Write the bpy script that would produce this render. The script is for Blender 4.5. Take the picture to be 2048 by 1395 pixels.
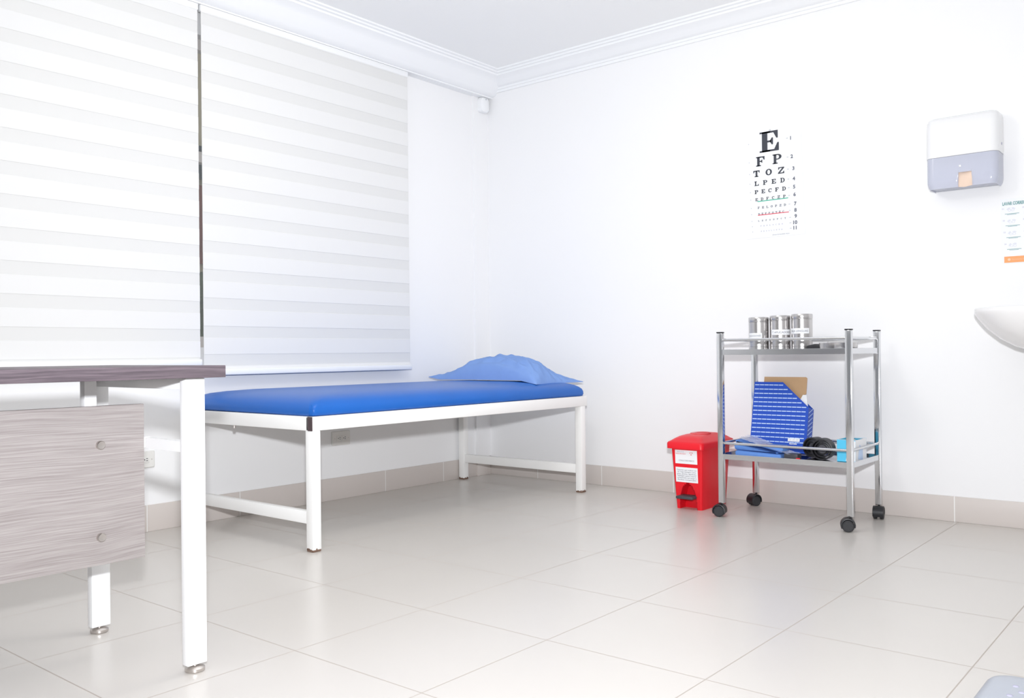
import bpy, bmesh, math, random
from mathutils import Vector, Matrix, noise
random.seed(4)
sc = bpy.context.scene
COL = sc.collection
for o in list(bpy.data.objects): bpy.data.objects.remove(o)

# ------------------------------------------------------------------ camera
CAM = Vector((3.594, -4.121, 0.7406)); YAW, PITCH, ROLL, FPX = -.6903, .0043, -.0108, 1772.7
fw = Vector((math.sin(YAW)*math.cos(PITCH), math.cos(YAW)*math.cos(PITCH), math.sin(PITCH)))
r0 = Vector((math.cos(YAW), -math.sin(YAW), 0)); u0 = r0.cross(fw)
rt = math.cos(ROLL)*r0 + math.sin(ROLL)*u0; up = -math.sin(ROLL)*r0 + math.cos(ROLL)*u0
cd = bpy.data.cameras.new('camera'); cam = bpy.data.objects.new('camera', cd); COL.objects.link(cam)
cd.sensor_width = 36; cd.lens = FPX/2048*36; cd.clip_start = .02
cam.matrix_world = Matrix(((rt.x, up.x, -fw.x, CAM.x), (rt.y, up.y, -fw.y, CAM.y), (rt.z, up.z, -fw.z, CAM.z), (0, 0, 0, 1)))
sc.camera = cam
# ------------------------------------------------------------------ light
w = bpy.data.worlds.new('world'); sc.world = w; w.use_nodes = True
w.node_tree.nodes['Background'].inputs[0].default_value = (.94, .96, 1, 1)
w.node_tree.nodes['Background'].inputs[1].default_value = .55
def area(name, loc, target, size, power, color):
    l = bpy.data.lights.new(name, 'AREA'); l.size = size; l.energy = power; l.color = color
    o = bpy.data.objects.new(name, l); COL.objects.link(o); o.location = loc
    o.rotation_euler = (Vector(target)-Vector(loc)).to_track_quat('-Z', 'Y').to_euler()
    return o
fl_ = area('camera_flash', (3.60, -4.12, .985), (.9, -1.0, 1.15), .07, 96, (.945, .965, 1.0))
fl_.data.spread = math.radians(140)
area('added_area_fill', (1.7, -2.0, 2.39), (1.7, -2.0, 0), 1.2, 5, (1, .98, .95))  # added soft ambient fill under the ceiling, no fixture in view
pl_ = bpy.data.lights.new('added_point_fill', 'POINT'); pl_.energy = 24; pl_.shadow_soft_size = .14; pl_.color = (1, .98, .95)  # added unseen point fill, brightens the ceiling and the far corner
plo = bpy.data.objects.new('added_point_fill', pl_); COL.objects.link(plo); plo.location = (1.75, -2.1, 2.05)
vs = sc.view_settings
vs.view_transform = 'Standard'; vs.look = 'None'; vs.gamma = 1; vs.use_curve_mapping = False
vs.exposure = -0.67

# ------------------------------------------------------------------ helpers
def tag(o, label=None, cat=None, group=None, kind=None):
    if label: o['label'] = label
    if cat: o['category'] = cat
    if group: o['group'] = group
    if kind: o['kind'] = kind
    return o
def origin(o):
    v = Vector((0, 0, 0))
    while o: v += o.location; o = o.parent
    return v
def obj(name, bm, mat, parent=None, smooth=35, base=None):
    """link bmesh (world coordinates) as one mesh object; base = origin for a top-level mesh"""
    bmesh.ops.recalc_face_normals(bm, faces=bm.faces[:]) if smooth != 'flat' else None
    org = origin(parent) if parent else (Vector(base) if base else Vector((0, 0, 0)))
    bmesh.ops.translate(bm, verts=bm.verts[:], vec=-org)
    me = bpy.data.meshes.new(name); bm.to_mesh(me); bm.free()
    if smooth != 'flat':
        me.polygons.foreach_set('use_smooth', [True]*len(me.polygons))
        me.set_sharp_from_angle(angle=math.radians(smooth))
    for m in (mat if isinstance(mat, (list, tuple)) else [mat]): me.materials.append(m)
    o = bpy.data.objects.new(name, me); COL.objects.link(o)
    if parent: o.parent = parent
    elif base: o.location = base
    return o
def empty(name, loc, label, cat, group=None):
    o = bpy.data.objects.new(name, None); COL.objects.link(o); o.location = loc
    o.empty_display_size = .05
    return tag(o, label, cat, group)
def box(bm, x0, x1, y0, y1, z0, z1, bev=0, mi=0, M=None, seg=2):
    r = bmesh.ops.create_cube(bm, size=1)
    vs_ = r['verts']
    bmesh.ops.scale(bm, vec=(abs(x1-x0), abs(y1-y0), abs(z1-z0)), verts=vs_)
    bmesh.ops.translate(bm, vec=((x0+x1)/2, (y0+y1)/2, (z0+z1)/2), verts=vs_)
    fs = list({f for v in vs_ for f in v.link_faces})
    if M: bmesh.ops.transform(bm, matrix=M, verts=vs_)
    for f in fs: f.material_index = mi
    if bev:
        es = list({e for v in vs_ for e in v.link_edges})
        bmesh.ops.bevel(bm, geom=es, offset=bev, segments=seg, affect='EDGES', profile=.5)
    return bm
def bx(*a, **k): return box(bmesh.new(), *a, **k)
def rrect(x0, x1, y0, y1, r, n=6):
    pts = []
    r = max(1e-5, min(r, (x1-x0)/2-1e-5, (y1-y0)/2-1e-5))
    for cx, cy, a0 in ((x1-r, y1-r, 0), (x0+r, y1-r, 90), (x0+r, y0+r, 180), (x1-r, y0+r, 270)):
        for i in range(n+1):
            a = math.radians(a0+90*i/n); pts.append((cx+r*math.cos(a), cy+r*math.sin(a)))
    return pts
def loft(bm, rings, cap0=True, cap1=True, closed=True, mi=0):
    R = [[bm.verts.new(p) for p in ring] for ring in rings]
    n = len(R[0])
    for a, b in zip(R, R[1:]):
        for i in range(n if closed else n-1):
            j = (i+1) % n
            f = bm.faces.new((a[i], a[j], b[j], b[i])); f.material_index = mi
    if cap0: bm.faces.new(R[0][::-1]).material_index = mi
    if cap1: bm.faces.new(R[-1]).material_index = mi
    return R
def lathe(bm, prof, c, axis='z', n=32, mi=0, cap0=True, cap1=True):
    rings = []
    for r, h in prof:
        ring = []
        for i in range(n):
            a = 2*math.pi*i/n; p, q = r*math.cos(a), r*math.sin(a)
            v = {'z': (p, q, h), 'y': (p, h, q), 'x': (h, p, q)}[axis]
            ring.append((c[0]+v[0], c[1]+v[1], c[2]+v[2]))
        rings.append(ring)
    loft(bm, rings, cap0, cap1, mi=mi); return bm
def tube(bm, pts, r, n=10, mi=0):
    pts = [Vector(p) for p in pts]; rings = []
    for i, p in enumerate(pts):
        t = (pts[min(i+1, len(pts)-1)]-pts[max(i-1, 0)]).normalized()
        a = t.cross(Vector((0, 0, 1)));
        if a.length < .1: a = t.cross(Vector((0, 1, 0)))
        a.normalize(); b = t.cross(a)
        rr = r[i] if isinstance(r, (list, tuple)) else r
        rings.append([tuple(p+rr*(math.cos(2*math.pi*k/n)*a+math.sin(2*math.pi*k/n)*b)) for k in range(n)])
    loft(bm, rings, mi=mi); return bm
def quad(bm, pts, mi=0):
    f = bm.faces.new([bm.verts.new(p) for p in pts]); f.material_index = mi; return bm
def frame(o, u, v):
    """matrix taking local (s,t,depth) to world with s along u, t along v"""
    u = Vector(u).normalized(); v = Vector(v).normalized(); n = u.cross(v)
    return Matrix(((u.x, v.x, n.x, o[0]), (u.y, v.y, n.y, o[1]), (u.z, v.z, n.z, o[2]), (0, 0, 0, 1)))
def text(bm, s, size, M, align='LEFT', mi=0, fit=None, bold=0.0):
    cu = bpy.data.curves.new('t', 'FONT'); cu.body = s; cu.size = size; cu.align_x = align; cu.resolution_u = 3; cu.offset = bold
    o = bpy.data.objects.new('t', cu); me = bpy.data.meshes.new_from_object(o)
    bpy.data.objects.remove(o); bpy.data.curves.remove(cu)
    if fit and len(me.vertices):
        xs = [v.co.x for v in me.vertices]; k = fit/(max(xs)-min(xs))
        me.transform(Matrix.Diagonal((k, 1, 1, 1)))
    me.transform(M); n0 = len(bm.faces); bm.from_mesh(me); bm.faces.ensure_lookup_table()
    for f in bm.faces[n0:]: f.material_index = mi
    bpy.data.meshes.remove(me)

# ------------------------------------------------------------------ materials
def mat(name, col, rough=.5, metal=0, spec=.5, bump=0, bscale=60, trans=0, alpha=1, coat=0, var=0, vscale=8, stretch=None):
    m = bpy.data.materials.new(name); m.use_nodes = True; nt = m.node_tree; b = nt.nodes['Principled BSDF']
    b.inputs['Base Color'].default_value = (*col, 1); b.inputs['Roughness'].default_value = rough
    b.inputs['Metallic'].default_value = metal; b.inputs['Specular IOR Level'].default_value = spec
    b.inputs['Coat Weight'].default_value = coat
    if trans: b.inputs['Transmission Weight'].default_value = trans
    if alpha < 1: b.inputs['Alpha'].default_value = alpha
    tc = nt.nodes.new('ShaderNodeTexCoord'); src = tc.outputs['Object']
    if stretch:
        mp = nt.nodes.new('ShaderNodeMapping'); mp.inputs['Scale'].default_value = stretch
        nt.links.new(src, mp.inputs[0]); src = mp.outputs[0]
    nz = nt.nodes.new('ShaderNodeTexNoise'); nz.inputs['Scale'].default_value = vscale; nz.inputs['Detail'].default_value = 4
    nt.links.new(src, nz.inputs['Vector'])
    if var:
        mx = nt.nodes.new('ShaderNodeMix'); mx.data_type = 'RGBA'
        mx.inputs['A'].default_value = (*[c*(1-var) for c in col], 1); mx.inputs['B'].default_value = (*[min(1, c*(1+var)) for c in col], 1)
        nt.links.new(nz.outputs['Fac'], mx.inputs['Factor']); nt.links.new(mx.outputs['Result'], b.inputs['Base Color'])
    if bump:
        n2 = nt.nodes.new('ShaderNodeTexNoise'); n2.inputs['Scale'].default_value = bscale; n2.inputs['Detail'].default_value = 3
        nt.links.new(src, n2.inputs['Vector'])
        bp = nt.nodes.new('ShaderNodeBump'); bp.inputs['Strength'].default_value = bump; bp.inputs['Distance'].default_value = .002
        nt.links.new(n2.outputs['Fac'], bp.inputs['Height']); nt.links.new(bp.outputs[0], b.inputs['Normal'])
    return m
def grout(name, tile, groutcol, lines, width, rough=.3, var=.02, spec=.5):
    """tiles with joints; lines = list of (axis, offset, pitch) in world metres"""
    m = mat(name, tile, rough, spec=spec, var=var, vscale=3); nt = m.node_tree; b = nt.nodes['Principled BSDF']
    base = b.inputs['Base Color'].links[0].from_socket
    geo = nt.nodes.new('ShaderNodeNewGeometry'); sp = nt.nodes.new('ShaderNodeSeparateXYZ'); nt.links.new(geo.outputs['Position'], sp.inputs[0])
    def mth(op, a, c=None):
        n = nt.nodes.new('ShaderNodeMath'); n.operation = op
        for i, v in enumerate((a, c)):
            if v is None: continue
            if isinstance(v, (int, float)): n.inputs[i].default_value = v
            else: nt.links.new(v, n.inputs[i])
        return n.outputs[0]
    mask = None
    for ax, off, T in lines:
        t = mth('DIVIDE', mth('SUBTRACT', sp.outputs[ax], off), T)
        d = mth('MULTIPLY', mth('ABSOLUTE', mth('SUBTRACT', t, mth('ROUND', t))), T)
        l = mth('LESS_THAN', d, width/2)
        mask = l if mask is None else mth('MAXIMUM', mask, l)
    mx = nt.nodes.new('ShaderNodeMix'); mx.data_type = 'RGBA'; nt.links.new(mask, mx.inputs['Factor'])
    nt.links.new(base, mx.inputs['A']); mx.inputs['B'].default_value = (*groutcol, 1)
    nt.links.new(mx.outputs['Result'], b.inputs['Base Color'])
    bp = nt.nodes.new('ShaderNodeBump'); bp.inputs['Strength'].default_value = .4; bp.inputs['Distance'].default_value = .001; bp.invert = True
    nt.links.new(mask, bp.inputs['Height']); nt.links.new(bp.outputs[0], b.inputs['Normal'])
    rr = nt.nodes.new('ShaderNodeMapRange'); rr.inputs['To Min'].default_value = rough; rr.inputs['To Max'].default_value = .8
    nt.links.new(mask, rr.inputs['Value']); nt.links.new(rr.outputs[0], b.inputs['Roughness'])
    return m
def wood(name, dark, light, scale=(.7, .7, 60), warp=.45):
    m = mat(name, light, .45, spec=.35); nt = m.node_tree; b = nt.nodes['Principled BSDF']
    tc = nt.nodes.new('ShaderNodeTexCoord')
    n0 = nt.nodes.new('ShaderNodeTexNoise'); n0.inputs['Scale'].default_value = 2.2; nt.links.new(tc.outputs['Object'], n0.inputs['Vector'])
    vm = nt.nodes.new('ShaderNodeVectorMath'); vm.operation = 'SCALE'; vm.inputs['Scale'].default_value = .09*warp; nt.links.new(n0.outputs['Color'], vm.inputs[0])
    ad = nt.nodes.new('ShaderNodeVectorMath'); nt.links.new(tc.outputs['Object'], ad.inputs[0]); nt.links.new(vm.outputs[0], ad.inputs[1])
    mp = nt.nodes.new('ShaderNodeMapping'); mp.inputs['Scale'].default_value = scale; mp.inputs['Rotation'].default_value = (.035, 0, 0); nt.links.new(ad.outputs[0], mp.inputs[0])
    n1 = nt.nodes.new('ShaderNodeTexNoise'); n1.inputs['Scale'].default_value = 7; n1.inputs['Detail'].default_value = 6; n1.inputs['Roughness'].default_value = .65
    nt.links.new(mp.outputs[0], n1.inputs['Vector'])
    cr = nt.nodes.new('ShaderNodeValToRGB'); cr.color_ramp.elements[0].position = .36; cr.color_ramp.elements[1].position = .62
    cr.color_ramp.elements[0].color = (*dark, 1); cr.color_ramp.elements[1].color = (*light, 1)
    nt.links.new(n1.outputs['Fac'], cr.inputs[0]); nt.links.new(cr.outputs[0], b.inputs['Base Color'])
    return m
M = {}
M['wall'] = mat('wall_paint', (.925, .925, .93), .75, spec=.2, bump=.05, bscale=120)
M['ceil'] = mat('ceiling_paint', (.96, .965, .965), .8, spec=.1)
M['trim'] = mat('plaster_trim', (.94, .95, .96), .6, spec=.2)
OX, OY, T = .8498, -2.306, .45
M['floor'] = grout('floor_tile', (.655, .622, .585), (.46, .41, .37), [(0, OX, T), (1, OY, T)], .0032, rough=.26, var=.02, spec=.5)
M['base_l'] = grout('skirting_tile_left', (.68, .625, .59), (.90, .89, .87), [(1, -.416, T)], .004, rough=.35)
M['base_b'] = grout('skirting_tile_back', (.68, .625, .59), (.90, .89, .87), [(0, .385, T)], .004, rough=.35)
M['white_metal'] = mat('white_painted_steel', (.93, .935, .94), .35, spec=.4)
M['white_metal_old'] = mat('white_painted_steel_bed', (.95, .945, .93), .4, spec=.4)
M['rust'] = mat('chipped_rusty_steel', (.20, .12, .085), .8, var=.5, vscale=120)
M['dark_plug'] = mat('dark_brown_plastic', (.07, .045, .05), .5)
M['black'] = mat('black_plastic', (.018, .018, .022), .42)
M['blackrub'] = mat('black_rubber', (.03, .03, .034), .6, bump=.15, bscale=300)
M['chrome'] = mat('chrome', (.70, .71, .73), .12, metal=1)
M['steel'] = mat('brushed_steel', (.60, .585, .58), .24, metal=1, bump=.12, bscale=40, stretch=(1, 1, 30))
M['alum'] = mat('satin_steel', (.62, .58, .55), .35, metal=1)
M['vinyl'] = mat('blue_vinyl', (.010, .125, .50), .36, spec=.35, var=.08, vscale=5)
M['pillow'] = mat('blue_nonwoven', (.225, .365, .72), .85, spec=.1, bump=.3, bscale=500, var=.06, vscale=14)
M['gown'] = mat('blue_folded_fabric', (.15, .31, .72), .8, spec=.1, bump=.2, bscale=300, var=.1, vscale=30)
M['red'] = mat('red_plastic', (.82, .010, .022), .38, spec=.4, bump=.05, bscale=400)
M['paper'] = mat('white_paper', (.90, .91, .93), .7, spec=.1)
M['chart'] = mat('chart_card', (.90, .915, .94), .6, spec=.2)
M['ink'] = mat('black_ink', (.045, .05, .065), .6)
M['ink2'] = mat('slate_ink', (.14, .15, .19), .6)
M['inkg'] = mat('grey_ink', (.55, .57, .62), .6)
M['green'] = mat('green_ink', (.0, .46, .28), .6)
M['redink'] = mat('red_ink', (.75, .03, .06), .6)
M['orange'] = mat('orange_ink', (.93, .40, .16), .6)
M['teal'] = mat('teal_ink', (.16, .36, .36), .6)
M['lilac'] = mat('lilac_ink', (.50, .49, .62), .6)
M['fabric'] = mat('woven_blind_band', (.81, .81, .805), .85, spec=.1, bump=.1, bscale=400, stretch=(1, 1, 4))
M['sheer'] = mat('sheer_blind_band', (.755, .755, .745), .85, spec=.1)
M['wood'] = wood('grey_oak_laminate', (.30, .265, .26), (.43, .395, .385))
M['woodd'] = wood('grey_oak_edge', (.085, .068, .08), (.17, .135, .155), scale=(.8, .8, 40), warp=.3)
M['mag'] = mat('blue_printed_card', (.02, .085, .52), .35, spec=.4)
M['stripe'] = mat('pale_blue_print', (.55, .70, .95), .5)
M['kraft'] = mat('brown_cardboard', (.56, .36, .20), .8, var=.08, vscale=20)
M['cyan'] = mat('light_blue_print', (.10, .58, .86), .5)
M['plate'] = mat('ivory_plastic', (.80, .79, .76), .4)
M['sensor'] = mat('white_plastic', (.92, .93, .94), .35)
M['disp'] = mat('white_gloss_plastic', (.87, .87, .875), .25)
M['ceramic'] = mat('white_ceramic', (.88, .87, .865), .12, spec=.5)
M['scale'] = mat('pale_grey_plastic', (.46, .49, .55), .35)
M['greyp'] = mat('charcoal_plastic', (.06, .06, .07), .5)
M['towel'] = mat('beige_paper_towel', (.86, .67, .54), .85)
M['glass'] = mat('window_glass', (.9, .95, .95), .02, alpha=.12)
M['lilacp'] = mat('translucent_lilac_plastic', (.74, .765, .885), .15, alpha=.6, spec=.5)
M['wrap'] = mat('clear_plastic_wrap', (.72, .76, .92), .12, alpha=.42, spec=.8, bump=.9, bscale=45)
M['wframe'] = mat('window_frame_paint', (.75, .72, .70), .5)
M['brick'] = mat('red_brick', (.34, .07, .05), .85, var=.5, vscale=9)
M['cream'] = mat('cream_render', (.80, .70, .50), .85, var=.2, vscale=3)
M['darkw'] = mat('dark_glazing', (.02, .03, .05), .2)
M['leaf'] = mat('leaves', (.09, .12, .05), .8, var=.9, vscale=16)

# ------------------------------------------------------------------ room shell
def struct(name, bm, m): return tag(obj(name, bm, m, smooth=30), kind='structure')
CEIL = 2.42
struct('floor', bx(-.2, 4.65, -6.2, .2, -.1, 0), M['floor'])
struct('ceiling', bx(-.2, 4.65, -4.6, .2, CEIL, CEIL+.1), M['ceil'])
bm = bmesh.new()
WY0, WY1, WZ0, WZ1 = -3.9, -.80, .78, 2.18
box(bm, -.15, 0, -6.2, WY0, 0, CEIL); box(bm, -.15, 0, WY1, .15, 0, CEIL)
box(bm, -.15, 0, WY0, WY1, 0, WZ0); box(bm, -.15, 0, WY0, WY1, WZ1, CEIL)
struct('wall_left', bm, M['wall'])
struct('wall_right', bx(4.5, 4.65, -6.2, .15, 0, CEIL), M['wall'])
struct('wall_back', bx(0, 4.5, 0, .15, 0, CEIL), M['wall'])
struct('wall_corner', bx(0, .014, -.13, 0, .112, 2.30), M['wall'])
# tile skirting
struct('baseboard_left', bx(0, .010, -6.2, -.13, 0, .112, bev=.002), M['base_l'])
bm = bmesh.new(); box(bm, .010, 4.5, -.010, 0, 0, .108, bev=.002)
struct('baseboard_back', bm, M['base_b'])
struct('baseboard_corner', bx(0, .022, -.13, -.010, 0, .112, bev=.002), M['base_b'])
# cornices: profile (distance from wall, z)
prof = [(0, 2.325), (.010, 2.325), (.012, 2.338), (.020, 2.340), (.022, 2.350), (.034, 2.352), (.045, 2.358), (.062, 2.372), (.082, 2.384), (.104, 2.391),
        (.106, 2.400), (.120, 2.402), (.122, 2.410), (.138, 2.412), (.140, CEIL), (0, CEIL)]
bm = bmesh.new()
loft(bm, [[(x, -p[0], p[1]) for p in prof] for x in (0, 4.5)])
struct('trim_1', bm, M['trim'])
# left side: blind pelmet board with cornice above it
profl = [(0, 2.297), (.055, 2.297), (.056, 2.303), (.075, 2.306), (.095, 2.322), (.105, 2.332), (.128, 2.350), (.140, 2.366), (.160, 2.381), (.185, 2.391),
         (.187, 2.400), (.200, 2.402), (.202, 2.410), (.216, 2.412), (.218, CEIL), (0, CEIL)]
bm = bmesh.new()
loft(bm, [[(p[0], y, p[1]) for p in profl] for y in (-6.2, 0)])
struct('trim_2', bm, M['trim'])
# window
bm = bmesh.new()
for a in ((WY0, WY0+.05), (WY1-.05, WY1), (-2.46, -2.40)): box(bm, -.10, -.05, a[0], a[1], WZ0, WZ1, bev=.004)
for z in (WZ0, WZ1-.05, 1.62): box(bm, -.099, -.051, WY0, WY1, z, z+.05, bev=.004)
wn = struct('window_1', bm, M['wframe'])
obj('pane', bx(-.078, -.072, WY0+.05, WY1-.05, WZ0+.05, WZ1-.05), M['glass'], wn)
# outside, seen only through the slit between the blinds
bm = bmesh.new()
box(bm, -3.2, -2.6, -3.2, 3.2, -1, 4.2, mi=1); box(bm, -2.62, -2.56, -1.6, 1.6, 1.45, 2.05); box(bm, -2.62, -2.55, -1.6, 1.6, 2.1, 2.35, mi=2)
nb = obj('neighbour_house', bm, [M['brick'], M['cream'], M['darkw']])
tag(nb, 'red brick and cream house wall seen through the slit between the two blinds', 'building')
bm = bmesh.new(); bmesh.ops.create_grid(bm, x_segments=60, y_segments=40, size=1)
for v in bm.verts:
    y, z = v.co.x*1.6, v.co.y*.85+.45
    n = noise.noise(Vector((y*6, z*6, 3)))
    v.co = (-1.9+.16*n+.10*noise.noise(Vector((y*19, z*19, 7))), y, z+.08*noise.noise(Vector((y*9, 0, 1))))
r = bmesh.ops.extrude_face_region(bm, geom=bm.faces[:]); bmesh.ops.translate(bm, verts=[g for g in r['geom'] if isinstance(g, bmesh.types.BMVert)], vec=(-.3, 0, 0))
tag(obj('garden_hedge', bm, M['leaf']), 'dark green and brown hedge low in the slit between the two blinds', 'hedge')

# ------------------------------------------------------------------ zebra roller blinds
def blind(y0, y1, zbot, zdark, label, P=.1235):
    root = empty('roller_blind', (.06, (y0+y1)/2, zbot), label, 'blind', 'zebra roller blinds')
    D = .052
    bm = bmesh.new()
    # back layer (sheer) full height
    box(bm, .048, .0495, y0, y1, zbot+.028, 2.285, mi=1)
    # front layer woven bands
    z = zdark - 30*P
    while z < 2.3:
        a, b = max(z, zbot+.028), min(z+P-D, 2.285)
        if b-a > .004:
            box(bm, .0497, .0512, y0, y1, a, b, bev=.0006, seg=1)
        z += P
    obj('fabric', bm, [M['fabric'], M['sheer']], root)
    bm = bmesh.new(); box(bm, .044, .066, y0-.001, y1+.001, zbot, zbot+.028, bev=.005)
    obj('bottom_bar', bm, M['sensor'], root)
    bm = bmesh.new(); box(bm, .028, .054, y0-.004, y1+.004, 2.266, 2.2968, bev=.005)
    obj('head_rail', bm, M['sensor'], root)
blind(-3.95, -1.985, .700, .858, 'wide white striped roller blind behind the desk')
blind(-1.968, -.712, .655, .748, 'white striped roller blind hanging above the blue examination couch', .1262)
bm = bmesh.new(); lathe(bm, [(.004, 0), (.0045, .003), (.002, .005)], (0, 0, 0), 'x', 12)
bmesh.ops.translate(bm, verts=bm.verts[:], vec=(0, -.685, 2.03))
tag(obj('wall_screw', bm, M['alum']), 'tiny screw head in the wall right of the blinds', 'screw')

# ------------------------------------------------------------------ motion sensor
se = empty('motion_sensor', (.014, -.052, 2.21), 'small white motion sensor high in the room corner', 'sensor')
bm = bmesh.new()
rings = []
for x, ins in ((.014, .002), (.034, .0), (.046, .004), (.052, .014)):
    rings.append([(x, p[0], p[1]) for p in rrect(-.094+ins, -.016-ins, 2.205+ins, 2.298-ins, .022, 6)])
loft(bm, rings); obj('housing', bm, M['sensor'], se)
obj('lens', lathe(bmesh.new(), [(.004, 0), (.004, .003)], (.052, -.055, 2.283), 'x', 12), M['inkg'], se)

# ------------------------------------------------------------------ sockets
def outlet(yc, zc, wdt, label):
    root = empty('wall_outlet', (.0, yc, zc), label, 'outlet')
    bm = bmesh.new()
    loft(bm, [[(x, p[0], p[1]) for p in rrect(yc-wdt/2+i, yc+wdt/2-i, zc-.036+i, zc+.036-i, .006, 4)] for x, i in ((0, 0), (.006, 0), (.010, .004))])
    obj('face_plate', bm, M['plate'], root)
    for s in (-1, 1):
        c = yc+s*.017
        so = obj('socket', bx(.0095, .0125, c-.0155, c+.0155, zc-.014, zc+.014, bev=.001), M['plate'], root)
        bm = bmesh.new()
        box(bm, .0122, .0131, c+.001, c+.008, zc+.003, zc+.0055); box(bm, .0122, .0131, c+.001, c+.008, zc-.0055, zc-.003)
        lathe(bm, [(.0024, 0), (.0024, .0008)], (.0123, c-.006, zc), 'x', 10)
        obj('slots', bm, M['greyp'], so)
    for s in (-1, 1): obj('screw', lathe(bmesh.new(), [(.0022, 0), (.0022, .001)], (.0098, yc+s*.044, zc), 'x', 10), M['alum'], root)
outlet(-1.165, .312, .118, 'horizontal double outlet on the wall under the blue couch')
outlet(-2.237, .306, .118, 'double outlet on the wall beside the grey desk panel')

# ------------------------------------------------------------------ examination couch
BX0, BX1, BY0, BY1 = .015, .90, -2.04, -.237
bed = empty('examination_couch', (.46, -1.14, 0), 'white steel examination couch with blue vinyl pad along the window wall', 'couch')
ZF0, ZF1 = .455, .508
def rail(y0, y1, x0, x1, z0=ZF0, z1=ZF1, name='side_rail'): return obj(name, bx(x0, x1, y0, y1, z0, z1, bev=.003), M['white_metal_old'], bed)
rail(BY0+.0, BY1, BX1-.036, BX1); rail(BY0, BY1, BX0, BX0+.036)
rail(BY0, BY0+.036, BX0+.036, BX1-.024, name='end_rail'); rail(BY1-.036, BY1, BX0+.036, BX1-.036, name='end_rail')
obj('corner_plug', bx(BX1-.025, BX1+.0005, BY0-.0012, BY0+.002, ZF0, ZF1), M['dark_plug'], bed)
for x in (BX0+.001, BX1-.041):
    for y in (BY0+.0005, BY1-.055):
        lg = obj('leg', bx(x, x+.04, y, y+.04, .0075, ZF0+.001, bev=.003), M['white_metal_old'], bed)
        bm = bx(x+.001, x+.039, y+.001, y+.039, 0, .0085, bev=.002)
        rng = random.Random(int(x*100+y*10))
        for k in range(7):
            s = rng.uniform(.004, .036)
            if rng.random() < .5: box(bm, x+.04-.0005, x+.0405, y+s-.003, y+s+.003, .008, .008+rng.uniform(.002, .006))
            else: box(bm, x+s-.003, x+s+.003, y-.0005, y+.0005, .008, .008+rng.uniform(.002, .006))
        obj('worn_foot', bm, M['rust'], lg)
obj('stretcher', bx(BX0+.041, BX1-.041, BY0+.008, BY0+.034, .102, .150, bev=.003), M['white_metal_old'], bed)
obj('stretcher', bx(BX0+.041, BX1-.041, BY1-.048, BY1-.022, .100, .148, bev=.003), M['white_metal_old'], bed)
obj('base_board', bx(BX0+.036, BX1-.036, BY0+.036, BY1-.036, ZF1-.018, ZF1-.002), M['white_metal_old'], bed)
obj('bolt', lathe(bmesh.new(), [(.006, 0), (.006, .012), (.003, .014)], (.36, BY0+.02, ZF0-.0135), 'z', 12), M['alum'], bed)
obj('bolt', lathe(bmesh.new(), [(.006, 0), (.006, .012), (.003, .014)], (.08, -.20-.06, ZF0-.0135), 'z', 12), M['alum'], bed)
bm = bmesh.new(); rings = []
px0, px1, py0, py1 = BX0+.004, BX1-.008, BY0+.008, BY1-.006
for ins, z in ((.012, .509), (.003, .511), (.0, .522), (.001, .536), (.005, .548), (.014, .559), (.028, .569), (.05, .578), (.085, .585), (.14, .590), (.22, .593), (.32, .594)):
    rings.append([(p[0], p[1], z+.0025*noise.noise(Vector((p[0]*5, p[1]*5, 0)))) for p in rrect(px0+ins, px1-ins, py0+ins*1.15, py1-ins*1.4, .022+ins*.5, 8)])
loft(bm, rings); pad = obj('pad', bm, M['vinyl'], bed, smooth=80)
bm = bmesh.new()
tube(bm, [(px1-.0045+.002*math.sin(t*3), py0+.0045+.002*math.cos(t*3), .512+.04*t) for t in (0, .3, .6, 1)], .0022, 6)
obj('corner_seam', bm, M['vinyl'], pad)

# ------------------------------------------------------------------ pillow
bm = bmesh.new(); NU, NV = 84, 54
cx_, cy_, hx, hy, ztab = .455, -.405, .365, .205, .5945
def pil(u, v, s):
    # plan: corners reach out, edges pulled in a little; u along x, v along y
    ex = 1-.07*(1-v*v)*abs(u)**3; ey = 1-.12*(1-u*u)*abs(v)**3
    x = cx_+hx*u*ex; y = cy_+hy*v*ey
    if u > .5: x += .03*(u-.5)*2; 
    ss = lambda q: max(0, min(1, q))**2*(3-2*max(0, min(1, q)))
    prof_ = max(0, (1-abs(u)**4)*(1-abs(v)**3.4))**.55
    lt = .30+.70*ss((u+1.0)/.95) if u < 0 else 1
    rb = 1-.80*ss((u*.75+v*.55-.25)/.80)
    h = .118*prof_*lt*rb
    wr = .010*noise.noise(Vector((u*2.2+v*1.5, v*5-u*2, 4)))+.005*noise.noise(Vector((u*7, v*11+u*6, 9)))
    # fan of creases running from the front right corner
    a = math.atan2(v+1.0, 1.05-u); d_ = math.hypot(v+1, 1.05-u)
    wr += .006*math.sin(a*16)*math.exp(-(d_-.5)**2*3)
    # raised fold of cloth across the rear left
    f = math.exp(-((v-.34+.25*u)/.16)**2)*math.exp(-((u+.36)/.30)**4)
    h += (.022*f+wr*1.3)*min(1, prof_*1.6)
    z = ztab+.004+.46*0+ (h if s > 0 else -0.0)
    if s > 0: z += .003
    edge = max(abs(u), abs(v))
    lift = .012*max(0, -u-.8)*5*(1 if v < .4 else .5)
    return (x, y, z+lift-(0.019*max(0, u-.72)*3.6))
top = [[bm.verts.new(pil(-1+2*i/NU, -1+2*j/NV, 1)) for j in range(NV+1)] for i in range(NU+1)]
bot = [[bm.verts.new(pil(-1+2*i/NU, -1+2*j/NV, -1)) for j in range(NV+1)] for i in range(NU+1)]
for i in range(NU):
    for j in range(NV):
        bm.faces.new((top[i][j], top[i+1][j], top[i+1][j+1], top[i][j+1]))
        bm.faces.new((bot[i][j], bot[i][j+1], bot[i+1][j+1], bot[i+1][j]))
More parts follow.
